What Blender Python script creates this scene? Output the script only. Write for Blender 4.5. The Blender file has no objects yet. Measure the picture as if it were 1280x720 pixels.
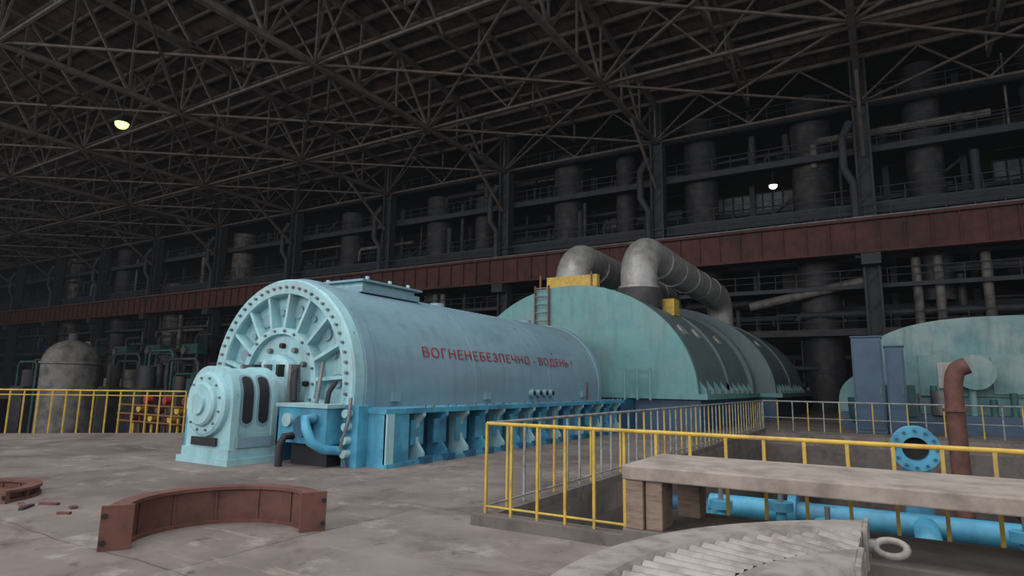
import bpy, math, random, bmesh
from mathutils import Matrix, Vector
random.seed(7)
sc=bpy.context.scene
try: sc.view_settings.view_transform='Standard'
except Exception: pass
# ---------------- camera ----------------
F=770; H=1.6
cam=bpy.data.objects.new('camera',bpy.data.cameras.new('camera')); sc.collection.objects.link(cam)
cam.data.sensor_width=36; cam.data.lens=F/1280*36; cam.data.clip_end=600
R=Matrix.Rotation(math.radians(31.2),3,'Z')@Matrix.Rotation(math.pi/2+math.radians(8.9),3,'X')@Matrix.Rotation(math.radians(0.85),3,'Z')
cam.matrix_world=Matrix.Translation((0,0,H))@R.to_4x4()
sc.camera=cam
# ---------------- materials ----------------
def s2l(c):
    return tuple(((x/255)/12.92 if x/255<=.04045 else ((x/255+.055)/1.055)**2.4) for x in c)+(1,)
def mat(name,c,c2=None,rough=.6,metal=0,scale=1.5,lo=.45,hi=.7,bump=.0,c3=None,s3=.35,stretch=(1,1,1),amt3=.6,spots=None,sp_lo=.66,sp_s=2.6,streak=None):
    m=bpy.data.materials.new(name); m.use_nodes=True; nt=m.node_tree; N=nt.nodes; L=nt.links
    b=N['Principled BSDF']; b.inputs['Roughness'].default_value=rough; b.inputs['Metallic'].default_value=metal
    if c2 is None: c2=tuple(x*.75 for x in c)
    tc=N.new('ShaderNodeTexCoord'); mp=N.new('ShaderNodeMapping'); mp.inputs['Scale'].default_value=stretch
    L.new(tc.outputs['Object'],mp.inputs['Vector'])
    def noise(sc_,vec=None,det=8,ro=.65):
        n=N.new('ShaderNodeTexNoise'); n.inputs['Scale'].default_value=sc_; n.inputs['Detail'].default_value=det; n.inputs['Roughness'].default_value=ro
        L.new(vec or mp.outputs['Vector'],n.inputs['Vector']); return n
    n=noise(scale)
    r=N.new('ShaderNodeValToRGB'); r.color_ramp.elements[0].position=lo; r.color_ramp.elements[1].position=hi
    r.color_ramp.elements[0].color=s2l(c); r.color_ramp.elements[1].color=s2l(c2)
    L.new(n.outputs['Fac'],r.inputs['Fac']); out=r.outputs['Color']
    def layer(out,n_,p0,p1,amt,col):
        r3=N.new('ShaderNodeValToRGB'); r3.color_ramp.elements[0].position=p0; r3.color_ramp.elements[1].position=p1
        r3.color_ramp.elements[0].color=(0,0,0,1); r3.color_ramp.elements[1].color=(amt,amt,amt,1)
        L.new(n_.outputs['Fac'],r3.inputs['Fac'])
        mx=N.new('ShaderNodeMix'); mx.data_type='RGBA'; L.new(r3.outputs['Color'],mx.inputs[0]); L.new(out,mx.inputs[6]); mx.inputs[7].default_value=s2l(col); return mx.outputs[2]
    if c3 is not None: out=layer(out,noise(s3,None,6,.6),.48,.68,amt3,c3)
    if streak is not None:
        m2=N.new('ShaderNodeMapping'); m2.inputs['Scale'].default_value=(3.2,3.2,.35); L.new(tc.outputs['Object'],m2.inputs['Vector'])
        out=layer(out,noise(1.2,m2.outputs['Vector'],8,.7),.5,.72,.5,streak)
    if spots is not None: out=layer(out,noise(sp_s,tc.outputs['Object'],9,.6),sp_lo,sp_lo+.04,.85,spots)
    L.new(out,b.inputs['Base Color'])
    if bump:
        bp=N.new('ShaderNodeBump'); bp.inputs['Strength'].default_value=bump; bp.inputs['Distance'].default_value=.02
        L.new(n.outputs['Fac'],bp.inputs['Height']); L.new(bp.outputs['Normal'],b.inputs['Normal'])
    return m
M={}
RS=(104,66,58)
M['teal']=mat('paint_light_teal',(156,200,208),(134,180,190),.6,c3=(140,156,158),s3=.9,spots=RS,sp_lo=.69,streak=(106,130,134))
M['shell']=mat('paint_generator_shell',(128,160,174),(112,146,161),.58,c3=(124,138,144),s3=.45,scale=1,stretch=(1,.35,1),spots=RS,sp_lo=.68,sp_s=1.7,streak=(98,116,124))
M['blue']=mat('paint_bright_blue',(80,162,194),(56,126,162),.55,c3=(50,88,108),s3=1.2,spots=(70,60,58),sp_lo=.66,streak=(52,92,112))
M['blued']=mat('paint_deep_blue',(42,90,126),(36,72,98),.6)
M['lpface']=mat('paint_lp_teal',(106,154,156),(94,140,144),.6,c3=(124,142,142),s3=.5,streak=(80,108,112))
M['lpshell']=mat('insulation_dark_grey',(98,116,121),(84,100,106),.5,c3=(110,134,138),s3=.3,amt3=.5,streak=(74,84,88))
M['lagging']=mat('lagging_pale_teal',(116,152,155),(98,134,139),.75,c3=(176,182,179),s3=.3,amt3=.85,streak=(84,100,102))
M['silver']=mat('aluminium_cladding',(170,170,168),(140,139,138),.5,.3,scale=2.5,c3=(116,110,106),s3=1,streak=(96,88,84))
M['steel']=mat('grey_steel',(120,122,124),(80,82,85),.5,.3)
M['dark']=mat('dark_steel',(34,35,39),(24,25,28),.7)
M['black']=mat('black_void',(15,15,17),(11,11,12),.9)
M['colm']=mat('column_blue_grey',(58,63,72),(40,43,50),.65,c3=(72,68,66),s3=1)
M['duct']=mat('dark_duct_lagging',(52,54,60),(30,32,36),.6,c3=(94,90,86),s3=1.5,scale=3)
M['ductl']=mat('light_duct_lagging',(124,121,118),(72,72,72),.6,c3=(50,49,49),s3=1)
M['beam']=mat('crane_beam_oxide_red',(100,58,54),(74,46,43),.7,c3=(50,38,37),s3=.4,streak=(44,34,34))
M['truss']=mat('truss_steel_brown',(104,96,91),(70,64,61),.7)
M['glaze']=mat('dusty_glazing',(112,118,120),(60,64,68),.4,scale=.8)
M['rust']=mat('rust_brown',(108,71,63),(82,55,50),.75,bump=.3,c3=(74,53,49),s3=2,scale=5)
M['yellow']=mat('paint_yellow',(204,171,72),(174,142,58),.55,scale=6,c3=(142,124,88),s3=5)
M['white']=mat('paint_offwhite',(150,156,154),(120,124,122),.5,scale=6,c3=(110,96,80),s3=6)
M['conc']=mat('concrete_slab',(160,150,142),(130,120,112),.85,bump=.4,scale=5,c3=(104,96,90),s3=2)
M['concd']=mat('concrete_plinth',(112,105,101),(88,80,78),.9,bump=.3,scale=3)
M['wood']=mat('timber_block',(140,122,110),(104,88,78),.8,scale=6,stretch=(1,1,6),bump=.3)
M['castiron']=mat('machined_cast_iron',(160,153,148),(126,119,114),.6,.15,scale=6,bump=.1,c3=(112,100,92),s3=3)
M['red']=mat('paint_red_lettering',(160,52,62),(146,54,60),.6,c3=(140,100,108),s3=6,amt3=.4)
M['redp']=mat('paint_fire_red',(150,40,36),(110,34,32),.5)
M['green']=mat('paint_sea_green',(56,98,98),(40,70,72),.6)
M['cab']=mat('paint_cabinet_blue',(62,88,112),(52,74,96),.5)
M['copper']=mat('dull_brass',(130,92,50),(90,60,40),.5,.4)
def emi(name,c,s):
    m=bpy.data.materials.new(name); m.use_nodes=True; b=m.node_tree.nodes['Principled BSDF']
    b.inputs['Emission Color'].default_value=s2l(c); b.inputs['Emission Strength'].default_value=s; b.inputs['Base Color'].default_value=s2l(c); return m
M['lampg']=emi('lamp_glow_green',(215,255,130),3.2)
M['lampw']=emi('lamp_glow_white',(255,240,215),3)
def floor_mat():
    m=mat('worn_concrete_floor',(138,129,124),(112,103,98),.66,scale=.9,lo=.38,hi=.66,bump=.2,c3=(92,81,76),s3=.28,amt3=.75)
    nt=m.node_tree; N=nt.nodes; L=nt.links; b=N['Principled BSDF']
    src=b.inputs['Base Color'].links[0].from_socket
    tc=N.new('ShaderNodeTexCoord'); 
    nw=N.new('ShaderNodeTexNoise'); nw.inputs['Scale'].default_value=.7; nw.inputs['Detail'].default_value=6; L.new(tc.outputs['Object'],nw.inputs['Vector'])
    vm=N.new('ShaderNodeVectorMath'); vm.operation='MULTIPLY_ADD'; vm.inputs[1].default_value=(.28,.28,0); L.new(nw.outputs['Color'],vm.inputs[0]); L.new(tc.outputs['Object'],vm.inputs[2])
    br=N.new('ShaderNodeTexBrick'); br.offset=.4; br.inputs['Scale'].default_value=1
    br.inputs['Brick Width'].default_value=5.2; br.inputs['Row Height'].default_value=3.4; br.inputs['Mortar Size'].default_value=.012
    br.inputs['Color1'].default_value=(1,1,1,1); br.inputs['Color2'].default_value=(.88,.87,.86,1); br.inputs['Mortar'].default_value=(.5,.47,.45,1)
    L.new(vm.outputs[0],br.inputs['Vector'])
    mx=N.new('ShaderNodeMix'); mx.data_type='RGBA'; mx.blend_type='MULTIPLY'; mx.inputs[0].default_value=1
    L.new(src,mx.inputs[6]); L.new(br.outputs['Color'],mx.inputs[7]); out=mx.outputs[2]
    def lay(out,scale,det,ro,dist,p0,p1,amt,col,st=(1,1,1)):
        mp=N.new('ShaderNodeMapping'); mp.inputs['Scale'].default_value=st; mp.inputs['Rotation'].default_value=(0,0,.5); L.new(tc.outputs['Object'],mp.inputs['Vector'])
        n=N.new('ShaderNodeTexNoise'); n.inputs['Scale'].default_value=scale; n.inputs['Detail'].default_value=det; n.inputs['Roughness'].default_value=ro; n.inputs['Distortion'].default_value=dist
        L.new(mp.outputs['Vector'],n.inputs['Vector'])
        r=N.new('ShaderNodeValToRGB'); r.color_ramp.elements[0].position=p0; r.color_ramp.elements[1].position=p1
        r.color_ramp.elements[0].color=(0,0,0,1); r.color_ramp.elements[1].color=(amt,amt,amt,1); L.new(n.outputs['Fac'],r.inputs['Fac'])
        m2=N.new('ShaderNodeMix'); m2.data_type='RGBA'; L.new(r.outputs['Color'],m2.inputs[0]); L.new(out,m2.inputs[6]); m2.inputs[7].default_value=s2l(col); return m2.outputs[2]
    out=lay(out,1.5,10,.75,0,.55,.69,.6,(180,172,165))
    out=lay(out,.55,9,.7,.6,.52,.63,.6,(80,68,64))
    out=lay(out,3.5,8,.7,.3,.6,.67,.65,(70,60,58))
    out=lay(out,1.0,8,.7,.2,.6,.66,.45,(176,164,154),(.35,2.2,1))
    L.new(out,b.inputs['Base Color']); return m
M['floor']=floor_mat()
def roof_mat():
    m=bpy.data.materials.new('roof_deck_panels'); m.use_nodes=True; nt=m.node_tree; N=nt.nodes; L=nt.links; b=N['Principled BSDF']; b.inputs['Roughness'].default_value=.85
    tc=N.new('ShaderNodeTexCoord'); br=N.new('ShaderNodeTexBrick'); br.offset=.5; br.inputs['Scale'].default_value=1
    br.inputs['Brick Width'].default_value=6; br.inputs['Row Height'].default_value=3; br.inputs['Mortar Size'].default_value=.06; br.inputs['Bias'].default_value=-.1
    br.inputs['Color1'].default_value=s2l((92,76,69)); br.inputs['Color2'].default_value=s2l((54,46,44)); br.inputs['Mortar'].default_value=s2l((18,17,17))
    L.new(tc.outputs['Object'],br.inputs['Vector'])
    n=N.new('ShaderNodeTexNoise'); n.inputs['Scale'].default_value=.35; n.inputs['Detail'].default_value=10; n.inputs['Roughness'].default_value=.75; L.new(tc.outputs['Object'],n.inputs['Vector'])
    r=N.new('ShaderNodeValToRGB'); r.color_ramp.elements[0].position=.42; r.color_ramp.elements[1].position=.56
    r.color_ramp.elements[0].color=(.2,.2,.2,1); r.color_ramp.elements[1].color=(1.15,1.1,1.08,1); L.new(n.outputs['Fac'],r.inputs['Fac'])
    mx=N.new('ShaderNodeMix'); mx.data_type='RGBA'; mx.blend_type='MULTIPLY'; mx.inputs[0].default_value=1
    L.new(br.outputs['Color'],mx.inputs[6]); L.new(r.outputs['Color'],mx.inputs[7]); L.new(mx.outputs[2],b.inputs['Base Color']); return m
M['roof']=roof_mat()
# ---------------- mesh builder ----------------
class MB:
    def __init__(s): s.v=[];s.f=[];s.m=[];s.s=[];s.mats=[]
    def mi(s,k):
        if k not in s.mats: s.mats.append(k)
        return s.mats.index(k)
    def add(s,vs,fs,k,smooth=False):
        o=len(s.v); s.v.extend([tuple(v) for v in vs]); i=s.mi(k)
        for f in fs: s.f.append([a+o for a in f]); s.m.append(i); s.s.append(smooth)
    def box(s,x0,x1,y0,y1,z0,z1,k):
        s.add([(x0,y0,z0),(x1,y0,z0),(x1,y1,z0),(x0,y1,z0),(x0,y0,z1),(x1,y0,z1),(x1,y1,z1),(x0,y1,z1)],
              [(0,3,2,1),(4,5,6,7),(0,1,5,4),(1,2,6,5),(2,3,7,6),(3,0,4,7)],k)
    def prism(s,poly,z0,z1,k):
        n=len(poly); vs=[(x,y,z0) for x,y in poly]+[(x,y,z1) for x,y in poly]
        s.add(vs,[tuple(range(n))[::-1],tuple(range(n,2*n))]+[(j,(j+1)%n,n+(j+1)%n,n+j) for j in range(n)],k)
    def bar(s,p1,p2,w,h,k):
        p1=Vector(p1);p2=Vector(p2);d=(p2-p1)
        if d.length<1e-6: return
        d.normalize(); up=Vector((0,0,1)) if abs(d.z)<.95 else Vector((0,1,0))
        a=d.cross(up).normalized(); b=a.cross(d).normalized(); a=a*w/2; b=b*h/2
        vs=[p1-a-b,p1+a-b,p1+a+b,p1-a+b,p2-a-b,p2+a-b,p2+a+b,p2-a+b]
        s.add(vs,[(0,1,2,3),(7,6,5,4),(0,4,5,1),(1,5,6,2),(2,6,7,3),(3,7,4,0)],k)
    def tube(s,pts,r,k,seg=12,caps=True):
        pts=[Vector(p) for p in pts]; rs=r if isinstance(r,(list,tuple)) else [r]*len(pts)
        n=len(pts); T=[]
        for i in range(n):
            a=pts[max(i-1,0)]; b=pts[min(i+1,n-1)]; T.append((b-a).normalized())
        up=Vector((0,0,1)) if abs(T[0].z)<.9 else Vector((1,0,0))
        u=T[0].cross(up).normalized(); vs=[]
        for i in range(n):
            u=(u-T[i]*u.dot(T[i])).normalized(); w=T[i].cross(u)
            for j in range(seg):
                a=2*math.pi*j/seg; vs.append(pts[i]+(u*math.cos(a)+w*math.sin(a))*rs[i])
        fs=[(i*seg+j,i*seg+(j+1)%seg,(i+1)*seg+(j+1)%seg,(i+1)*seg+j) for i in range(n-1) for j in range(seg)]
        s.add(vs,fs,k,True)
        if caps:
            s.add(vs[:seg],[tuple(range(seg))[::-1]],k); s.add(vs[-seg:],[tuple(range(seg))],k)
    def cyl(s,p1,p2,r,k,seg=16,r2=None):
        s.tube([p1,p2],[r,r if r2 is None else r2],k,seg)
    def extr(s,prof,y0,y1,k,smooth=True,caps=True,kc=None):
        n=len(prof); vs=[(x,y0,z) for x,z in prof]+[(x,y1,z) for x,z in prof]
        s.add(vs,[(i,i+1,n+i+1,n+i) for i in range(n-1)],k,smooth)
        if caps:
            s.add(vs[:n],[tuple(range(n))],kc or k); s.add(vs[n:],[tuple(range(n))[::-1]],kc or k)
    def lathe(s,cx,cz,prof,k,a0=0,a1=360,n=64,smooth=True):
        full=abs(a1-a0)>=360; m=n if full else n+1; vs=[]
        for r,y in prof:
            for j in range(m):
                a=math.radians(a0+(a1-a0)*j/n); vs.append((cx+r*math.cos(a),y,cz+r*math.sin(a)))
        for i in range(len(prof)-1):
            seg=[vs[i*m+j] for j in range(m)]+[vs[(i+1)*m+j] for j in range(m)]
            fs=[(j,(j+1)%m if full else j+1,m+((j+1)%m if full else j+1),m+j) for j in range(n)]
            s.add(seg,fs,k,smooth)
    def lathez(s,cx,cy,prof,k,a0=0,a1=360,n=48,caps=True):
        full=abs(a1-a0)>=360; m=n if full else n+1; rows=[]
        for r,z in prof:
            rows.append([(cx+r*math.cos(math.radians(a0+(a1-a0)*j/n)),cy+r*math.sin(math.radians(a0+(a1-a0)*j/n)),z) for j in range(m)])
        for i in range(len(prof)-1):
            fs=[(j,(j+1)%m if full else j+1,m+((j+1)%m if full else j+1),m+j) for j in range(n)]
            s.add(rows[i]+rows[i+1],fs,k,True)
        if not full and caps:
            for e in (0,-1): s.add([row[e] for row in rows],[tuple(range(len(rows)))],k)
    def build(s,name,parent=None,bevel=0):
        me=bpy.data.meshes.new(name); me.from_pydata(s.v,[],s.f)
        for k in s.mats: me.materials.append(M[k])
        me.polygons.foreach_set('material_index',s.m); me.polygons.foreach_set('use_smooth',s.s); me.update()
        o=bpy.data.objects.new(name,me); sc.collection.objects.link(o)
        if bevel:
            b=o.modifiers.new('bevel','BEVEL'); b.width=bevel; b.segments=2; b.limit_method='ANGLE'
        if parent: o.parent=parent
        return o
def empty(name):
    o=bpy.data.objects.new(name,None); sc.collection.objects.link(o); return o
def arc(c,r,a0,a1,n,plane='yz'):
    out=[]
    for i in range(n+1):
        a=math.radians(a0+(a1-a0)*i/n); p=list(c)
        if plane=='yz': p[1]+=r*math.cos(a); p[2]+=r*math.sin(a)
        elif plane=='xz': p[0]+=r*math.cos(a); p[2]+=r*math.sin(a)
        else: p[0]+=r*math.cos(a); p[1]+=r*math.sin(a)
        out.append(tuple(p))
    return out
# ================= ROOM =================
X0,X1,Y0,Y1=-175,34,-22,50
PX0,PX1,PY0,PY1=-4.0,9.5,6.35,24.8
QX0,QX1,QY1=-70,-18.5,45
b=MB()
b.box(X0,QX0,Y0,Y1+12,-.4,0,'floor'); b.box(QX0,QX1,Y0,3,-.4,0,'floor'); b.box(QX0,QX1,QY1,Y1+12,-.4,0,'floor')
b.prism([(-27,3),(QX1,3),(QX1,11.3)],-.4,0,'floor')
b.box(QX1,PX0,Y0,Y1+12,-.4,0,'floor'); b.box(PX1,X1,Y0,Y1+12,-.4,0,'floor')
b.box(PX0,PX1,Y0,PY0,-.4,0,'floor'); b.box(PX0,PX1,PY1,Y1+12,-.4,0,'floor')
b.build('floor')
b=MB()
b.box(PX0-.3,PX1+.3,PY0-.3,PY1+.3,-4.4,-4.2,'concd')
b.box(PX0-.3,PX0,PY0-.3,PY1+.3,-4.2,-.4,'concd'); b.box(PX1,PX1+.3,PY0-.3,PY1+.3,-4.2,-.4,'concd')
b.box(PX0,PX1,PY0-.3,PY0,-4.2,-.4,'concd'); b.box(PX0,PX1,PY1,PY1+.3,-4.2,-.4,'concd')
b.box(QX0-.3,QX1+.3,2.7,QY1+.3,-4.4,-4.2,'dark'); b.box(QX1,QX1+.3,3,QY1,-4.2,-.4,'dark'); b.box(QX0,QX1,QY1,QY1+.3,-4.2,-.4,'dark'); b.box(QX0-.3,QX0,3,QY1,-4.2,-.4,'dark'); b.box(QX0,QX1,2.7,3,-4.2,-.4,'dark')
b.build('floor_pit')
YM=14; ZE=26.4; ZR=29.5
b=MB()
for (ya,za,yb,zb) in ((Y0,ZE,YM,ZR),(YM,ZR,Y1+1,ZE)):
    b.add([(X0,ya,za),(X1,ya,za),(X1,yb,zb),(X0,yb,zb),(X0,ya,za+.3),(X1,ya,za+.3),(X1,yb,zb+.3),(X0,yb,zb+.3)],[(0,1,2,3),(7,6,5,4),(0,4,5,1),(2,6,7,3),(1,5,6,2),(3,7,4,0)],'roof')
b.build('ceiling')
def rz(y): return ZE+(ZR-ZE)*((y-Y0)/(YM-Y0) if y<YM else (Y1-y)/(Y1-YM))
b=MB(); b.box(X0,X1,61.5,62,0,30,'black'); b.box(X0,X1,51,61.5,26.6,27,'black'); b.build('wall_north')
b=MB(); b.box(X0-.5,X0,Y0,62,0,30,'dark'); b.build('wall_west')
b=MB(); b.box(X1,X1+.5,Y0,62,0,30,'dark'); b.build('wall_east')
b=MB(); b.box(X0,X1,Y0-.5,Y0,0,4,'conc'); b.box(X0,X1,Y0-.5,Y0,21,ZE+.3,'conc')
x=X0
while x<X1:
    b.box(x,x+1.2,Y0-.5,Y0,4,21,'conc'); x+=6
b.build('wall_south')
b=MB(); x=X0
while x<X1:
    for i in range(1,5): b.box(x+1.2*i,x+1.2*i+.06,Y0-.3,Y0-.2,4,21,'steel')
    x+=6
for i in range(1,9): b.box(X0,X1,Y0-.3,Y0-.2,4+i*2-.03,4+i*2+.03,'steel')
b.build('window_1')
# ================= ROOF TRUSSES =================
b=MB(); ZB=22.6
cols=[-.4-15.5*k for k in range(-2,11)]
tx=sorted([c for c in cols]+[c-7.75 for c in cols]); tx=[t for t in tx if t>-155]
panel=4.0; ys=[Y1-panel*i for i in range(0,18)]
for t in tx:
    main=any(abs(t-c)<.1 for c in cols); zb=ZB if main else ZB+1.6; w=.38 if main else .2
    b.bar((t,ys[-1],zb),(t,Y1,zb),w,w*.9,'truss')
    for i in range(len(ys)-1):
        ya,yb_=ys[i],ys[i+1]
        b.bar((t,ya,rz(ya)-.35),(t,yb_,rz(yb_)-.35),w,w,'truss')
        if main or i%2==0: b.bar((t,ya,zb),(t,ya,rz(ya)-.35),.16,.16,'truss')
        if i%2==0: b.bar((t,ya,rz(ya)-.35),(t,yb_,zb),.2,.2,'truss')
        else: b.bar((t,ya,zb),(t,yb_,rz(yb_)-.35),.2,.2,'truss')
for i,y in enumerate(ys):
    b.bar((X0+20,y,rz(y)-.15),(X1,y,rz(y)-.15),.2,.3,'truss')
    b.bar((X0+20,y-2,rz(y-2)-.15),(X1,y-2,rz(y-2)-.15),.14,.22,'truss')
    if i%3==0:
        b.bar((X0+20,y,ZB),(X1,y,ZB),.18,.18,'truss')
        for a,c in zip(tx[:-1],tx[1:]):
            m_=(a+c)/2
            b.bar((a,y,ZB+.1),(m_,y,rz(y)-.3),.13,.13,'truss'); b.bar((m_,y,rz(y)-.3),(c,y,ZB+.1),.13,.13,'truss')
for i in range(0,len(ys)-3,3):
    for j,(a,c) in enumerate(zip(cols[1:],cols[:-1])):
        b.bar((a,ys[i],ZB),(c,ys[i+3],ZB),.15,.15,'truss'); b.bar((c,ys[i],ZB),(a,ys[i+3],ZB),.15,.15,'truss')
b.build('roof_truss')
# ================= CRANE RUNWAY + COLUMNS =================
b=MB()
b.box(X0,X1,49.2,49.5,11.2,13.5,'beam'); b.box(X0,X1,48.8,49.9,13.4,13.6,'beam'); b.box(X0,X1,48.9,49.8,11.1,11.25,'beam')
x=X0
while x<X1: b.box(x,x+.08,49.05,49.2,11.2,13.4,'beam'); x+=1.55
b.box(X0,X1,49.0,49.15,13.6,13.75,'steel')
x=X0
while x<X1: b.box(x,x+.06,49.9,49.96,13.6,14.8,'colm'); x+=1.6
b.box(X0,X1,49.88,49.96,14.75,14.82,'colm'); b.box(X0,X1,49.88,49.96,14.2,14.25,'colm')
b.build('crane_runway_beam')
for c in cols:
    b=MB()
    for dx in (-.55,.4): b.box(c+dx,c+dx+.15,50,51,0,26.3,'colm')
    b.box(c-.4,c+.4,50.45,50.55,0,26.3,'colm')
    for z in range(1,26,2): b.bar((c-.45,50.02,z),(c+.45,50.02,z+1),.1,.05,'colm')
    b.box(c-.6,c+.6,49.0,50.0,10.3,11.08,'colm')
    b.tube([(c-.75,49.98,10.9),(c-.75,49.98,16.5),(c-1.3,49.6,17.6),(c-1.3,49.6,20.0),(c-.75,49.98,21.2)],.3,'colm',10)
    b.bar((c,44,22.5),(c,49.9,18.5),.22,.22,'truss')
    b.build('wall_column')
# ================= BOILER BAY (behind the columns) =================
BH=empty('boiler_bay_structure')
b=MB()
for z,t,k in ((6.0,.5,'duct'),(9.2,.3,'colm'),(15.3,.9,'colm'),(19.6,.5,'colm'),(23.2,.5,'colm')):
    b.box(X0,X1,51.2,51.5,z-t,z,k); b.box(X0,X1,51.5,56,z-.15,z-.02,'dark')
    x=X0
    while x<X1: b.box(x,x+.05,51.25,51.31,z,z+1.1,'colm'); x+=1.5
    b.box(X0,X1,51.25,51.31,z+1.08,z+1.13,'colm'); b.box(X0,X1,51.25,51.31,z+.55,z+.59,'colm')
x=X0
while x<X1:
    b.box(x,x+.45,57,57.5,0,26.5,'colm')
    for z in (4,8,12,17,21.5): b.box(x,x+5.17,57.1,57.3,z,z+.35,'colm')
    if random.random()<.7:
        z=random.choice((0,6,9.2,15.3,19.6)); b.bar((x,56.8,z),(x+5.17,56.8,z+4),.2,.2,'colm')
    x+=5.17
x=X0
while x<X1:
    for z in (6.3,9.5,15.8,20):
        if random.random()<.35: b.box(x,x+random.uniform(1.5,3.4),58,58.2,z,z+random.uniform(1.2,2.8),random.choice(('colm','dark','duct')))
    x+=3.9
b.build('platform_frame',BH)
b=MB()
for xa,xb,za,zb in ((-12.8,-6,16.4,19.0),(-24,-21,16,18.6),(-39,-37,16,18.5),(8,13,16.4,19),(-6,-2.5,7,9),(-34,-30.5,7,8.8),(-60,-57,16,18)):
    b.box(xa,xb,57.6,57.7,za,zb,'glaze'); x=xa
    while x<=xb+.01: b.box(x-.06,x+.06,57.5,57.6,za,zb,'dark'); x+=(xb-xa)/round((xb-xa)/.85)
    for z in (za,(za+zb)/2,zb): b.box(xa,xb,57.5,57.6,z-.05,z+.05,'dark')
b.build('glazed_partition',BH)
b=MB()
for X,r,z0,z1,k in ((-4.1,1.5,0,25,'duct'),(-13,1.4,10,25,'duct'),(-25.9,1.5,6,24,'duct'),(-42,1.5,6,22,'duct'),(-55.5,1.5,6,22,'duct'),(-77,1.5,12,22,'ductl'),(-92.8,1.5,3,16,'ductl'),(-20,.9,6,24,'duct'),(3.5,1.2,8,26,'duct'),(11,1.6,0,26,'duct'),(-108,1.6,3,24,'duct'),(-125,1.6,3,24,'ductl'),(-66,1.1,0,20,'duct'),(-36,1.0,13,25,'duct')):
    b.cyl((X,53.6,z0),(X,53.6,z1),r,k,24)
    z=z0+.6
    while z<z1: b.cyl((X,53.6,z),(X,53.6,z+.12),r+.05,'colm',24); z+=2.2
    if k=='duct' and r>1.3:
        b.tube([(X,53.6,z1-.5)]+arc((X+2.2,53.6,z1-.5),2.2,180,90,6,'xz')+[(X+4.5,53.6,z1+1.7)],r*.9,k,16)
b.build('ducts',BH)
b=MB()
for i in range(280):
    X=random.uniform(-140,20); k=random.choice(('duct','colm','colm','duct','ductl','dark'))
    lv=random.choice((0,0,6,6,9.2,15.3,15.3,19.6)); hh=random.uniform(2,6); yy=random.uniform(51.8,56); r=random.choice((.08,.12,.2,.3))
    if random.random()<.6: b.cyl((X,yy,lv),(X,yy,lv+hh),r,k,8)
    else:
        z=lv+random.uniform(.6,3); L_=random.uniform(3,14); b.tube([(X,yy,z-random.uniform(0,2)),(X,yy,z),(X+.3,yy,z+.3),(X+L_,yy,z+.3)],r,k,8)
for X in (2.3,3.6,6.3,-17.6,-18.6,-40,-41,-70,-88): b.cyl((X,51.9,6),(X,51.9,11),.3,'ductl',12)
b.cyl((-1,51.6,9.5),(-9,51.8,8.0),.35,'ductl',12)
b.build('pipework',BH)
b=MB()
for i in range(60):
    X=random.uniform(-150,15); lv=random.choice((0,0,0,6,6)); w=random.uniform(.8,3); h=random.uniform(.8,3)
    k=random.choice(('green','colm','duct','duct','blued','steel'))
    b.box(X,X+w,52.5,54.5,lv,lv+h,k); b.box(X+.1,X+w-.1,52.4,52.5,lv+.2,lv+h-.2,'dark')
    b.cyl((X+w*.3,53.5,lv+h),(X+w*.3,53.5,lv+h+1.2),.15,k,8)
b.build('auxiliary_equipment',BH)
# ================= GENERATOR =================
GX=-11.4; GZ=1.55; GR=2.3; GY0=9.3; GY1=21.5
gen=empty('turbo_generator')
b=MB()
def arch(r,cx,cz,a0,a1,n,zb=None):
    p=[(cx+r*math.cos(math.radians(a0+(a1-a0)*i/n)),cz+r*math.sin(math.radians(a0+(a1-a0)*i/n))) for i in range(n+1)]
    if zb is not None: p=[(p[0][0],zb)]+p+[(p[-1][0],zb)]
    return p
b.extr(arch(GR,GX,GZ,-8,188,72,1.0),GY0,GY1,'shell')
for y in (GY0+.02,GY1-.3): b.extr(arch(GR+.05,GX,GZ,-8,188,72,1.0),y,y+.25,'shell')
b.extr(arch(GR+.012,GX,GZ,-8,188,72,1.0),13.3,13.36,'shell')
b.extr(arch(GR+.012,GX,GZ,-8,188,72,1.0),17.4,17.46,'shell')
b.build('casing',gen)
b=MB()
b.lathe(GX,GZ,[(2.3,9.3),(2.3,9.05),(2.26,9.0),(1.98,9.0),(1.96,9.04),(1.96,9.26),(1.2,9.26)],'teal',-38,218,72,False)
b.lathe(GX,GZ,[(1.22,9.26),(1.22,8.98),(1.08,8.98),(1.08,9.12),(.62,9.12),(.62,8.9),(.5,8.86),(.0,8.86)],'teal',0,360,64,False)
for i in range(26):
    a=math.radians(-36+252*i/25); c,s_=math.cos(a),math.sin(a)
    if i%2==0: b.add([(GX+r*c+q*s_*.035,y,GZ+r*s_-q*c*.035) for r,y in ((1.2,8.99),(1.97,9.02),(1.97,9.26),(1.2,9.26)) for q in (-1,1)],[(0,2,4,6),(1,7,5,3),(0,1,3,2),(2,3,5,4),(4,5,7,6),(6,7,1,0)],'teal')
for i in range(44):
    a=math.radians(-34+248*i/43); x=GX+2.12*math.cos(a); z=GZ+2.12*math.sin(a)
    b.cyl((x,8.94,z),(x,9.0,z),.032,'steel',8)
for i in range(22):
    a=math.radians(360*i/22); x=GX+1.15*math.cos(a); z=GZ+1.15*math.sin(a); b.cyl((x,8.93,z),(x,8.99,z),.03,'steel',8)
for i in range(13):
    a=math.radians(-26+252*i/13+9); x=GX+1.6*math.cos(a); z=GZ+1.6*math.sin(a)
    b.cyl((x,9.2,z),(x,9.26,z),.15 if i%2 else .07,'shell',16)
for i in range(12):
    a=math.radians(30*i); x=GX+.82*math.cos(a); z=GZ+.82*math.sin(a); b.cyl((x,9.02,z),(x,9.12,z),.06,'dark' if i%3==0 else 'steel',8)
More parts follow.
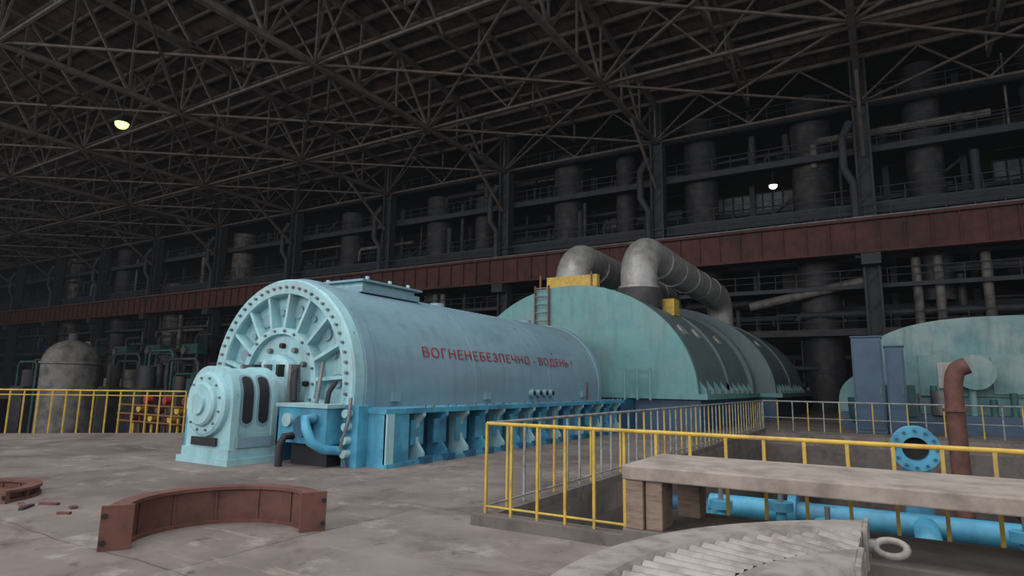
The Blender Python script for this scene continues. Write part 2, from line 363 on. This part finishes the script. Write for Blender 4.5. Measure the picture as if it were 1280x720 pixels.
b.cyl((GX,8.56,1.2),(GX,9.0,1.2),.3,'dark',24)
b.build('end_shield',gen)
b=MB()
b.box(GX-2.7,GX+2.7,9.1,21.3,0,1.02,'blued')
b.box(GX-3.2,GX+3.2,9.0,21.5,1.0,1.1,'blue')
b.box(GX-3.25,GX+3.25,9.0,21.5,0,.07,'blue')
b.box(GX+2.7,GX+3.18,9.02,9.7,.07,1.0,'blue'); b.box(GX-3.18,GX-2.7,9.02,9.7,.07,1.0,'blue')
b.box(GX+3.14,GX+3.22,9.02,9.22,.0,1.0,'teal')
y=10.1; i=0
while y<21.4:
    for s_ in (1,-1):
        xa=GX+s_*2.68; xb=GX+s_*3.2; xc=GX+s_*2.98
        prof=[(xa,.07),(xb,.07),(xb,.2),(xc+s_*.06,.4),(xc+s_*.02,.6),(xc+s_*.06,.78),(xb,.93),(xb,1.0),(xa,1.0)]
        n=len(prof); vs=[(x,y,z) for x,z in prof]+[(x,y+.09,z) for x,z in prof]
        b.add(vs,[tuple(range(n)),tuple(range(n,2*n))[::-1]]+[(j,(j+1)%n,n+(j+1)%n,n+j) for j in range(n)],'teal' if i%2==0 else 'blue')
        b.add([(x,y-.16,z) for x,z in ((xc,.35),(xc+s_*.04,.35),(xc+s_*.04,.85),(xc,.85))]+[(x,y+.25,z) for x,z in ((xc,.35),(xc+s_*.04,.35),(xc+s_*.04,.85),(xc,.85))],[(0,1,2,3),(7,6,5,4),(0,4,5,1),(1,5,6,2),(2,6,7,3)],'blue')
        b.cyl((xa,y+.42,.55),(xa+s_*.05,y+.42,.55),.15,'blue',16); b.cyl((xa+s_*.05,y+.42,.55),(xa+s_*.055,y+.42,.55),.1,'dark',16)
        if s_>0: b.box(xb,xb+.14,y-.12,y+.18,0,.13,'blued')
        for q in (.2,.5): b.cyl((GX+s_*3.06,y+q,1.1),(GX+s_*3.06,y+q,1.16),.04,'steel',8)
    y+=.78; i+=1
b.build('base_frame',gen)
b=MB()
b.box(GX+.95,GX+2.3,8.35,9.0,.42,1.12,'blue'); b.box(GX+.9,GX+2.36,8.3,9.02,1.1,1.17,'teal')
b.box(GX+1.2,GX+2.2,8.5,9.1,0,.42,'dark')
b.box(GX+2.32,GX+2.72,8.75,9.1,0,1.15,'blue')
b.tube([(GX+2.0,8.32,.9),(GX+2.0,8.1,.9),(GX+2.1,8.05,.75),(GX+2.25,8.05,.5),(GX+2.3,8.3,.35),(GX+2.4,8.7,.3)],.09,'blue')
b.tube([(GX+1.4,8.34,.55),(GX+1.4,8.15,.55),(GX+1.4,8.05,.4),(GX+1.4,8.05,0)],.07,'dark')
b.cyl((GX+1.75,8.2,.75),(GX+1.75,8.36,.75),.2,'blued',20)
b.cyl((GX+1.25,8.28,.85),(GX+1.25,8.36,.85),.13,'teal',20)
for dz in (0,.25,.5,.75): b.cyl((GX+2.5,8.6,.25+dz),(GX+2.5,8.76,.25+dz),.08,'teal',10)
b.tube([(GX+2.55,8.7,1.3),(GX+2.6,8.62,.9),(GX+2.45,8.6,.4),(GX+2.5,8.7,0)],.035,'steel',8)
b.tube([(GX+.7,8.9,1.9),(GX+.9,8.7,1.6),(GX+1.0,8.65,1.2)],.06,'dark',8)
b.tube([(GX+1.5,8.9,2.0),(GX+1.6,8.75,1.5),(GX+1.6,8.7,1.15)],.04,'steel',8)
b.tube([(GX+1.9,8.9,1.6),(GX+1.95,8.7,1.4),(GX+1.9,8.7,1.15)],.05,'dark',8)
b.box(GX-2.6,GX-.9,8.6,9.1,0,1.1,'blue')
b.box(GX-.7,GX+.72,8.6,8.95,.0,.9,'blued'); b.lathe(GX,1.2,[(.62,8.56),(.62,8.95)],'teal'); b.lathe(GX,1.2,[(0,8.56),(.62,8.56)],'teal')
for i in range(5): b.box(GX-.9+i*.4,GX-.82+i*.4,8.7,8.95,1.1,1.95,'dark' if i%2 else 'steel')
b.build('front_pipework',gen)
b=MB()
b.box(GX-.9,GX+.9,10.5,12.6,3.72,3.86,'shell'); b.box(GX-.8,GX+.8,10.6,12.5,3.86,4.0,'teal'); b.box(GX-.95,GX+.95,10.45,12.65,3.98,4.03,'shell')
for y in (10.8,11.6,12.3):
    for x in (GX-.6,GX+.75): b.cyl((x,y,4.0),(x,y,4.14),.05,'teal',8)
for y in (14.5,19.8): b.cyl((GX,y,3.8),(GX,y,3.95),.22,'shell',16)
b.build('top_cover',gen)
b=MB()
for y in (16.2,16.6,17.0,17.4): b.cyl((GX+2.2,y,1.35),(GX+2.42,y,1.35),.12,'shell',12); b.cyl((GX+2.41,y,1.35),(GX+2.44,y,1.35),.07,'dark',10)
for y in (10.1,13.7,19.7): b.box(GX+2.25,GX+2.36,y,y+.25,1.2,1.4,'shell')
b.tube([(GX+2.34,20.2,1.1),(GX+2.34,20.2,1.7)],.03,'copper',8)
b.build('casing_ports',gen)
# lettering
phi=math.radians(16.5)
cu=bpy.data.curves.new('lettering','FONT'); cu.body='ВОГНЕНЕБЕЗПЕЧНО - ВОДЕНЬ !'; cu.size=.34; cu.space_character=1.12; cu.extrude=.003
to=bpy.data.objects.new('tmp',cu); sc.collection.objects.link(to); bpy.context.view_layer.update()
me=bpy.data.meshes.new_from_object(to.evaluated_get(bpy.context.evaluated_depsgraph_get())); 
xs=[v.co.x for v in me.vertices]; wx=max(xs)-min(xs); sx=8.0/wx
bpy.data.objects.remove(to); lo=bpy.data.objects.new('warning_lettering',me); sc.collection.objects.link(lo)
me.materials.clear(); me.materials.append(M['red'])
rm=Matrix(((0,-math.sin(phi),math.cos(phi)),(1,0,0),(0,math.cos(phi),math.sin(phi))))
for v in me.vertices: v.co=rm@Vector((v.co.x*sx,v.co.y,v.co.z))+Vector((GX+(GR+.022)*math.cos(phi),11.2,GZ+(GR+.022)*math.sin(phi)))
lo.parent=gen
# ================= EXCITER =================
ex=empty('generator_exciter')
def rprof(x0,x1,z0,z1,r,n=10):
    p=[(x1,z0)]+[(x1-r+r*math.cos(math.radians(90*i/n)),z1-r+r*math.sin(math.radians(90*i/n))) for i in range(n+1)]
    p+=[(x0+r+r*math.cos(math.radians(90+90*i/n)),z1-r+r*math.sin(math.radians(90+90*i/n))) for i in range(n+1)]+[(x0,z0)]
    return p
b=MB()
b.extr(rprof(-12.1,-10.78,.1,1.84,.55),7.62,8.5,'teal')
b.extr(rprof(-12.14,-10.74,.1,1.88,.58),7.5,7.66,'teal'); b.extr(rprof(-12.14,-10.74,.1,1.88,.58),8.42,8.54,'teal')
b.box(-12.3,-10.66,7.42,8.55,0,.12,'teal'); b.box(-12.2,-10.7,7.46,8.55,.12,.3,'teal')
EX,EZ=-11.44,1.14
b.lathe(EX,EZ,[(.62,7.5),(.62,7.4),(.56,7.36),(.42,7.36),(.42,7.3),(.38,7.26),(.2,7.26),(.2,7.2),(.0,7.2)],'teal',0,360,40,False)
for i in range(12):
    a=math.radians(30*i+15); b.cyl((EX+.51*math.cos(a),7.33,EZ+.51*math.sin(a)),(EX+.51*math.cos(a),7.37,EZ+.51*math.sin(a)),.025,'steel',6)
b.box(-11.9,-11.1,7.45,7.47,.34,.5,'dark')
b.build('exciter_housing',ex)
b=MB()
pr=rprof(-12.1,-10.78,.1,1.84,.55,16)
def along(pr,z):
    cur=pr[0]; d=0
    for q in pr[1:]:
        l=math.hypot(q[0]-cur[0],q[1]-cur[1])
        if d+l>=z:
            t=(z-d)/l; return cur[0]+(q[0]-cur[0])*t,cur[1]+(q[1]-cur[1])*t,(q[1]-cur[1])/l,-(q[0]-cur[0])/l
        d+=l; cur=q
for yc in (7.86,8.22):
    for (hw,l0,l1,off,k) in ((.16,.6,1.68,.008,'shell'),(.115,.66,1.62,.016,'dark')):
        vs=[];n=28
        for i in range(n+1):
            t=i/n; s_=l0+(l1-l0)*t; x,z,nx,nz=along(pr,s_)
            e=min(s_-l0,l1-s_); w=hw if e>=hw else math.sqrt(max(0,hw*hw-(hw-e)**2))
            vs+= [(x+nx*off,yc-w,z+nz*off),(x+nx*off,yc+w,z+nz*off)]
        b.add(vs,[(2*i,2*i+1,2*i+3,2*i+2) for i in range(n)],k,True)
b.box(-10.72,-10.68,7.62,8.4,.32,.52,'shell')
b.build('inspection_window',ex)
# ================= LP TURBINES =================
def ell(cx,a,z0,h,n=64,e=2.0,zb=None):
    p=[]
    for i in range(n+1):
        t=math.pi*i/n; c,s_=math.cos(t),math.sin(t)
        p.append((cx+a*math.copysign(abs(c)**(2/e),c),z0+h*abs(s_)**(2/e)))
    if zb is not None: p=[(p[0][0],zb)]+p+[(p[-1][0],zb)]
    return p
T=empty('steam_turbine')
b=MB(); TX=-11.2
b.extr(ell(TX,5.2,1.3,4.4),23.2,33.5,'lpshell',kc='lpface')
b.extr(ell(TX,5.24,1.3,4.44),23.12,23.34,'lpface'); 
b.extr(ell(TX,5.3,1.3,4.48),28.2,28.5,'lpshell'); b.extr(ell(TX,5.4,1.3,4.6),33.2,33.8,'lpshell')
b.extr(ell(TX,6.2,1.3,4.7),34.6,47,'lpshell',kc='lpface'); b.extr(ell(TX,6.28,1.3,4.8),34.4,34.8,'lpshell'); b.extr(ell(TX,6.28,1.3,4.8),40.5,40.9,'lpshell')
b.extr(ell(TX,3.4,1.3,3.9),33.3,34.7,'lpshell')
for y in (24.8,27.0,30.8,37):
    a=5.2 if y<34 else 6.2; hh=4.4 if y<34 else 4.7
    th=.62; x=TX+a*math.cos(th); z=1.3+hh*math.sin(th); nn=Vector((math.cos(th)/a,0,math.sin(th)/hh)).normalized()
    p=Vector((x,y,z)); b.cyl(p-nn*.05,p+nn*.08,.3,'silver',20)
b.build('casing',T)
b=MB()
b.box(TX-5.9,TX+5.6,23,33.8,1.15,1.35,'lpface'); b.box(TX-6.6,TX+6.6,34.2,47.2,1.15,1.35,'lpface')
b.box(TX-5.6,TX+5.3,23.2,33.6,0,1.15,'cab'); b.box(TX-6.3,TX+6.3,34.4,47,0,1.15,'cab')
y=23.6
while y<46.5:
    a=5.2 if y<33.4 else 6.2
    if not 33<y<34.4:
        x=TX+a-.12; b.add([(x,y,1.3),(x+.35,y,1.3),(x+.35,y,1.5),(x+.08,y,1.85),(x-.1,y,1.85)]+[(x,y+.12,1.3),(x+.35,y+.12,1.3),(x+.35,y+.12,1.5),(x+.08,y+.12,1.85),(x-.1,y+.12,1.85)],[(0,1,2,3,4),(9,8,7,6,5),(1,6,7,2),(2,7,8,3),(3,8,9,4)],'lpface')
        b.cyl((x+.28,y+.6,1.35),(x+.28,y+.6,1.5),.07,'steel',8)
    y+=1.15
b.build('flange_and_base',T)
b=MB()
for X in (TX-1.4,TX+1.9):
    Z=7.5; r=.82
    pts=[(X,26.4,5.3)]+[(X,26.4,6.0)]+arc((X,27.7,Z-1.1),1.3,180,90,10)+[(X,41,Z+.05)]+[(X,41+1.3*math.sin(math.radians(a)),Z-1.25+1.3*math.cos(math.radians(a))) for a in range(10,91,10)]+[(X,42.3,5)]
    b.tube(pts,r,'silver',28)
    for y in (29,31.5,34,36.5,39): b.cyl((X,y,Z+.1),(X,y+.12,Z+.1),r+.03,'silver',28)
    b.cyl((X,26.4,5.0),(X,26.4,5.9),r+.2,'duct',28); b.cyl((X,26.4,5.9),(X,26.4,6.02),r+.1,'silver',28)
b.build('crossover_pipe',T)
b=MB()
b.box(TX-2.0,TX+.5,24.9,25.2,5.85,6.5,'yellow'); b.box(TX-2.2,TX+.8,24.2,25.4,5.74,5.85,'steel')
for x in (TX-2.0,TX+.5): b.bar((x,24.3,3.9),(x,24.3,6.5),.07,.07,'copper')
b.box(TX+2.5,TX+3.3,27,27.8,4.75,5.5,'yellow')
for x in (TX-1.55,TX-.9): b.bar((x,23.0,1.1),(x,23.0,5.8),.07,.07,'rust')
z=1.5
while z<5.8: b.bar((TX-1.55,23.0,z),(TX-.9,23.0,z),.04,.04,'steel'); z+=.35
b.tube([(TX+.6,22.9,1.1),(TX+.6,22.9,3.2),(TX+.6,22.6,3.4)],.05,'white',8)
b.box(TX-.9,TX+1.4,21.8,23.1,1.1,1.9,'blued'); b.cyl((TX,21.62,1.6),(TX,23.1,1.6),.75,'lpface',24)
for x in (TX+2.6,TX+3.1,TX+3.6): b.cyl((x,22.6,1.1),(x,22.6,2.3),.05,'lpface',8)
b.bar((TX+2.6,22.6,2.3),(TX+3.6,22.6,2.3),.06,.06,'lpface')
b.box(GX-3,GX+3,21.62,23.2,0,1.1,'blued')
b.build('access_platform',T)
T2=empty('steam_turbine')
b=MB(); SX=4.3
b.extr(ell(SX,5.6,1.2,3.3,64,2.9,.6),30,43,'lagging',kc='lagging'); b.extr(ell(SX,6.1,.9,2.0,64,2.9,.3),29.6,43.5,'lagging')
b.extr(ell(SX,5.66,1.2,3.36,64,2.9,.6),36,36.4,'lpface')
b.box(SX-3.2,SX+.5,29.5,30,1.4,3.0,'lagging'); b.box(SX-2.6,SX-1.2,29.4,29.6,1.7,2.7,'silver'); b.box(SX-.9,SX+.3,29.4,29.6,1.5,2.9,'lagging')
b.cyl((SX-1.5,28.6,2.3),(SX-1.5,29.9,2.3),.65,'lagging',24)
for x in (SX-4.3,SX-2.2,SX+.4): b.box(x,x+.06,29.55,29.62,1.0,3.0,'green')
b.build('casing',T2)
b=MB(); b.box(SX-6,SX+6,28.5,43.5,0,.7,'cab')
b.tube([(SX-5.4,28.6,.5),(SX-5.4,28.2,1.0),(SX-5.4,28.2,1.3)],.3,'green'); b.box(SX-4.4,SX-3.4,28.4,29.3,.6,1.8,'green'); b.cyl((SX-2.6,28.5,.7),(SX-2.6,28.5,1.6),.35,'steel',16)
for i in range(9): b.cyl((SX-3.4+i*.6,28.9,.7),(SX-3.4+i*.6,28.9,1.3+.5*random.random()),.12,random.choice(('green','steel','lagging')),10)
b.build('base',T2)
# ================= RAILINGS =================
RZ=1.14
def railing(name,p1,p2,sp,kt,kp,rz_=RZ,mid=None,r=.022,z0=0,skip=0):
    b=MB(); p1=Vector(p1+(z0,)); p2=Vector(p2+(z0,)); d=p2-p1; L_=d.length; d.normalize(); n=max(1,round(L_/sp))
    b.tube([p1+Vector((0,0,rz_)),p2+Vector((0,0,rz_))],r*1.25,kt,10)
    if mid: 
        for m_ in mid: b.tube([p1+Vector((0,0,m_)),p2+Vector((0,0,m_))],r*.8,kp if isinstance(kp,str) else kp[0],8)
    for i in range(skip,n+1):
        q=p1+d*(L_*i/n); k=kp if isinstance(kp,str) else kp[i%len(kp)]
        b.bar(q,q+Vector((0,0,rz_)),r*1.7,r*1.7,k)
    b.build(name)
railing('safety_railing',(-4.1,6.25),(8.2,6.25),.345,'yellow','yellow',mid=[.2],r=.017)
railing('safety_railing',(-4.1,6.3),(-4.1,24.9),.42,'white',['white','yellow','white'],mid=[.2],skip=1,r=.017)
railing('safety_railing',(-4.05,24.9),(9.6,24.9),.5,'white',['white','yellow'],mid=[.55])
railing('safety_railing',(-27,3.0),(-18.5,11.3),.36,'yellow',['yellow'],rz_=1.24,mid=[1.1],r=.02)
b=MB(); b.box(-4.22,9.6,6.12,6.35,0,.12,'concd'); b.box(-4.22,-4.0,6.35,25.1,0,.12,'concd'); b.box(-4.0,9.6,24.85,25.1,0,.1,'concd')
b.build('trim_1')
# ================= SLAB / PLINTH / BLOCKS =================
b=MB(); b.box(-1.94,3.6,5.0,6.08,.84,.955,'conc'); b.build('concrete_slab',bevel=.012)
b=MB(); b.box(-1.95,3.8,5.02,6.06,0,.45,'concd'); b.build('concrete_plinth',bevel=.015)
for (x0,x1,y0,y1) in ((-1.92,-1.77,5.03,5.35),(-1.76,-1.62,5.06,5.35),(-1.7,-1.5,5.75,5.98),(2.2,2.5,5.1,5.6)):
    b=MB(); b.box(x0,x1,y0,y1,.45,.84,'wood'); b.build('timber_block',bevel=.008)
# ================= PIT PIPING =================
b=MB()
b.tube([(-2.2,9.0,.02),(9,9.0,.02)],.14,'blue',18); 
for x in (-1.2,1.6,4): b.cyl((x,9,.02),(x+.1,9,.02),.23,'blue',20)
b.tube([(-2.2,9.0,-4.2),(-2.2,9.0,-.25)]+arc((-1.95,9.0,-.25),.25,180,90,5,'xz'),.14,'blue',16)
b.cyl((.27,10.6,-4.2),(.27,10.6,.62),.17,'blue',20)
fz=.8
b.lathe(.27,fz,[(.3,10.36),(.3,10.44),(.24,10.46),(.24,10.74),(.3,10.76),(.3,10.84),(.16,10.84),(.16,10.36),(.3,10.36)],'blue',0,360,32,False)
b.cyl((.27,10.6,fz),(.27,10.62,fz),.16,'dark',20)  # dark disc put in for the shade inside the open flange
for i in range(12):
    a=math.radians(30*i); b.cyl((.27+.25*math.cos(a),10.32,fz+.25*math.sin(a)),(.27+.25*math.cos(a),10.37,fz+.25*math.sin(a)),.022,'blued',6)
b.tube([(.27,8.2,-4),(.27,8.2,.0),(.27,8.9,.02)],.13,'blue',14)
for x,z in ((-1.9,.1),(-1.2,.15),(-.7,.0),(1.1,.1)):
    b.cyl((x,8.3,-4.2),(x,8.3,z),.06,'blue',12); b.cyl((x,8.3,z),(x,8.3,z+.1),.14,'blue',16); b.cyl((x,8.3,z+.1),(x,8.3,z+.25),.03,'steel',8)
for y,z in ((12,-.6),(14.5,-1),(18,-.5),(21,-.9)): b.tube([(-3.9,y,z),(9.4,y,z)],.18,'blued' if y<16 else 'duct',14)
for x in (-2.5,3,6.5): b.tube([(x,6.5,-1.6),(x,24.7,-1.6)],.3,'duct',16)
b.build('cooling_water_pipe')
b=MB(); b.tube([(1.1,15,-4.2),(1.1,15,1.6)]+[(1.1+.14*(1-math.cos(a)),15,1.6+.45*math.sin(a)) for a in (.4,.8,1.2,1.55)]+[(1.36,15,2.1)],.16,'rust',16)
b.cyl((1.1,15,1.2),(1.1,15,1.26),.21,'rust',16); b.build('rusty_vent_pipe')
# ================= CABINET =================
b=MB()
for x0,x1,zt in ((-1.05,-.1,3.45),(-.02,.55,3.1)):
    b.box(x0,x1,25.5,26.5,.08,zt,'cab'); b.box(x0-.03,x1+.03,25.46,26.54,zt,zt+.06,'cab'); b.box(x0+.02,x1-.02,25.55,26.5,0,.08,'dark')
    b.box(x0+.05,x1-.05,25.47,25.5,.2,zt-.12,'cab'); b.box(x1-.14,x1-.1,25.43,25.47,1.4,1.7,'steel')
b.build('control_cabinet',bevel=.015)
# ================= BROWN HALF RINGS =================
def half_ring(name,cx,cy,r,h,a0,a1,k='rust',w=.1):
    b=MB(); n=48
    b.lathez(cx,cy,[(r-.02,.02),(r+.02,.02),(r+.02,h-.02),(r-.02,h-.02),(r-.02,.02)],k,a0,a1,n)
    for z in (0,h-.035): b.lathez(cx,cy,[(r-w*.7,z),(r+w,z),(r+w,z+.035),(r-w*.7,z+.035),(r-w*.7,z)],k,a0,a1,n)
    m=6
    for i in range(m+1):
        a=math.radians(a0+(a1-a0)*i/m); c,s_=math.cos(a),math.sin(a)
        end=i in(0,m); ra=r-w*(1.1 if end else .35); rb=r+w*(1.6 if end else .9)
        b.bar((cx+ra*c,cy+ra*s_,h/2),(cx+rb*c,cy+rb*s_,h/2),.05 if end else .025,h-.005 if not end else h+.02,k)
        if end:
            for zz in (.08,h-.08): b.cyl((cx+(rb-.03)*c-.04*s_,cy+(rb-.03)*s_+.04*c,zz),(cx+(rb-.03)*c+.04*s_,cy+(rb-.03)*s_-.04*c,zz),.025,'dark',8)
    return b.build(name)
half_ring('half_ring_casing',-5.9,4.1,.88,.4,59.5,239.5)
half_ring('half_ring_casing',-10.6,3.55,.72,.15,10,150)
b=MB()
for i in range(5):
    x=-8.9+random.uniform(-.6,.8); y=3.9+random.uniform(-.2,.2); a=random.uniform(0,3); l=random.uniform(.05,.15)
    b.bar((x-l*math.cos(a),y-l*math.sin(a),.015),(x+l*math.cos(a),y+l*math.sin(a),.015),random.uniform(.04,.08),.03,random.choice(('rust','duct')))
b.build('scrap_metal_pile')
# ================= TURBINE DIAPHRAGM (foreground) =================
D=empty('turbine_diaphragm'); CX,CY=1.0,2.8; XC=-.2
def cut(o):
    bm=bmesh.new(); bm.from_mesh(o.data)
    bmesh.ops.bisect_plane(bm,geom=bm.verts[:]+bm.edges[:]+bm.faces[:],plane_co=(XC,0,0),plane_no=(1,0,0),clear_outer=True)
    bm.to_mesh(o.data); bm.free()
b=MB(); A0,A1=112,248
b.lathez(CX,CY,[(2.12,.50),(2.44,.50),(2.46,.54),(2.46,.66),(2.42,.70),(2.38,.70),(2.37,.75),(2.16,.75),(2.12,.70),(2.12,.50)],'castiron',A0,A1,110,False)
b.lathez(CX,CY,[(1.45,.50),(1.72,.50),(1.72,.72),(1.68,.75),(1.5,.75),(1.45,.70),(1.45,.50)],'castiron',A0,A1,110,False)
cut(b.build('rings',D))
b=MB(); nb=46
for i in range(nb):
    a=math.radians(A0+(A1-A0)*i/(nb-1)); sec=((-.062,.70),(-.05,.735),(-.03,.742),(-.008,.70),(.008,.62),(.014,.52),(-.004,.52),(-.018,.62),(-.034,.69))
    rows=[]
    for r in (1.71,1.85,1.99,2.13):
        rows.append([(CX+r*math.cos(a+dt*1.15/r*1.6),CY+r*math.sin(a+dt*1.15/r*1.6),z) for dt,z in sec])
    n=len(sec); vs=[p for row in rows for p in row]
    b.add(vs,[(k*n+j,k*n+(j+1)%n,(k+1)*n+(j+1)%n,(k+1)*n+j) for k in range(3) for j in range(n)],'castiron',True)
b.lathez(CX,CY,[(1.7,.505),(2.13,.505)],'dark',A0,A1,110,False)  # dark sheet standing in for the shade in the gaps between vanes
cut(b.build('guide_vanes',D))
b=MB()
ye=CY+math.sqrt(2.46**2-(CX-XC)**2); yi=CY+math.sqrt(2.12**2-(CX-XC)**2); yj=CY+math.sqrt(1.72**2-(CX-XC)**2); yk=CY+math.sqrt(1.45**2-(CX-XC)**2)
b.box(XC,XC+.03,yi,ye,.5,.75,'castiron'); b.box(XC,XC+.03,yk,yj,.5,.75,'castiron'); b.box(XC,XC+.02,yj,yi,.5,.62,'castiron')
b.build('joint_face',D,bevel=.006)
b=MB(); yy=yi+.12
b.cyl((XC+.03,yy,.63),(XC+.07,yy,.63),.045,'steel',12)
b.tube([(XC+.15+.085*math.cos(t),yy+.085*math.sin(t),.63+.03*math.sin(t)) for t in [math.pi*2*i/28 for i in range(29)]],.022,'castiron',10,False)
b.build('eyebolt',D)
for a in (165,195):
    b=MB(); r=1.97; x=CX+r*math.cos(math.radians(a)); y=CY+r*math.sin(math.radians(a)); b.box(x-.12,x+.12,y-.12,y+.12,0,.5,'wood'); b.build('timber_block',bevel=.01)
b=MB(); b.box(-.5,-.26,4.2,4.4,0,.5,'wood'); b.build('timber_block',bevel=.01)
# ================= LEFT MID-DISTANCE EQUIPMENT =================
b=MB()
prof=[(1.6,-4.2),(1.6,2.6)]+[(1.6*math.cos(math.radians(t)),2.6+1.5*math.sin(math.radians(t))) for t in range(10,91,10)]
b.lathez(-46,20,prof,'ductl'); b.cyl((-46,20,4),(-46,20,4.5),.3,'duct'); b.lathez(-46,20,[(1.6,2.5),(1.72,2.5),(1.72,2.65),(1.6,2.65)],'ductl')
b.build('domed_vessel')
b=MB()
for i in range(80):
    t=random.random(); x=-23-44*t; y=22.5+random.uniform(0,20); w=random.uniform(.6,2.4); h=random.uniform(.8,3.2)*(.5+.7*t); k=random.choice(('duct','colm','dark','duct','steel','green','rust','ductl'))
    b.box(x,x+w,y,y+w*.8,-4.2,h*.4,k); b.cyl((x+w/2,y+w*.4,h*.4),(x+w/2,y+w*.4,h*.4+h*.6),w*.28,k,14)
    if i%2: b.tube([(x,y,-4.2),(x,y,h+.8),(x+.3,y,h+1.1),(x+3,y,h+1.1),(x+3.3,y,h+.8),(x+3.3,y,-4.2)],.1,random.choice(('duct','ductl','green','colm')),8)
b.build('pump_group')
b=MB()
for i in range(6):
    x=-62-i*8.5; y=47; b.box(x,x+3.5,y,y+1.4,4.9,6.2,'green'); b.cyl((x+1,y,5.4),(x+1,y-.4,5.4),.5,'steel',16)
    for dx in (0,3.3): b.box(x+dx,x+dx+.2,y,y+.2,0,4.9,'green')
    b.tube([(x+2,y+.7,6.2),(x+2,y+.7,7),(x+2.4,y+.7,7.4),(x+5.5,y+.7,7.4)],.2,'colm',10)
b.build('valve_gallery')
b=MB()
for i in range(10):
    x=-22.6+i*.38; y=12.0; k=random.choice(('copper','yellow','rust','redp')); b.tube([(x,y,-4.2),(x,y,.3+.3*(i%3))],.05,k,8); b.cyl((x,y-.1,.3+.3*(i%3)),(x,y+.1,.3+.3*(i%3)),.13,random.choice(('copper','rust','redp','yellow')),12)
for z in (.15,.4,.7): b.tube([(-23.5,11.9,z),(-18.7,11.9,z)],.04,'copper',8)
b.build('valve_manifold')
# ================= LAMPS =================
def lamp(name,p,k,r,hang):
    b=MB(); x,y,z=p
    b.lathez(x,y,[(0.02,z+r*1.6),(r*.5,z+r*1.4),(r*1.3,z+.2*r),(r*1.3,z+.1*r),(r*.9,z+.1*r)],'dark'); b.cyl((x,y,z+r*1.5),(x,y,z+hang),.04,'dark',6)
    b.lathez(x,y,[(r*1.1,z+.1*r),(r*1.0,z-.4*r),(r*.6,z-.8*r),(0,z-.95*r)],k,n=16); b.build(name)
lamp('pendant_lamp',(-47.4,22,20.3),'lampg',.42,8.1)
lamp('pendant_lamp',(-6.9,52.2,17.9),'lampw',.3,1.2)
# ================= LIGHTING =================
def area(name,loc,rot,sx,sy,p,c):
    l=bpy.data.lights.new(name,'AREA'); l.shape='RECTANGLE'; l.size=sx; l.size_y=sy; l.energy=p; l.color=c
    o=bpy.data.objects.new(name,l); sc.collection.objects.link(o); o.location=loc; o.rotation_euler=[math.radians(r) for r in rot]; return o
area('window_light',(-25,Y0+.4,12.5),(84,0,0),90,16,17000,(1,.98,.97))
area('window_light',(-115,Y0+.4,12.5),(84,0,0),70,16,9000,(1,.98,.97))
area('overhead_fill_light',(-6,2,25),(0,0,0),30,18,7500,(.97,.98,1))  # added light over floor and machines; the roof has no opening here
area('side_fill_light',(X1-1,10,13),(86,0,90),50,16,3500,(.95,.98,1))  # added light from the right; the east wall is solid
# world with thin uniform haze, imitated by a faintly glowing, absorbing volume
w=bpy.data.worlds.new('World'); sc.world=w; w.use_nodes=True; nt=w.node_tree
nt.nodes['Background'].inputs[0].default_value=(.7,.8,1,1); nt.nodes['Background'].inputs[1].default_value=.3
va=nt.nodes.new('ShaderNodeVolumeAbsorption'); va.inputs['Color'].default_value=(0,0,0,1); va.inputs['Density'].default_value=.0016
em=nt.nodes.new('ShaderNodeEmission'); em.inputs['Color'].default_value=(.86,.92,1,1); em.inputs['Strength'].default_value=.00006
ad=nt.nodes.new('ShaderNodeAddShader'); nt.links.new(va.outputs[0],ad.inputs[0]); nt.links.new(em.outputs[0],ad.inputs[1])
nt.links.new(ad.outputs[0],nt.nodes['World Output'].inputs['Volume'])
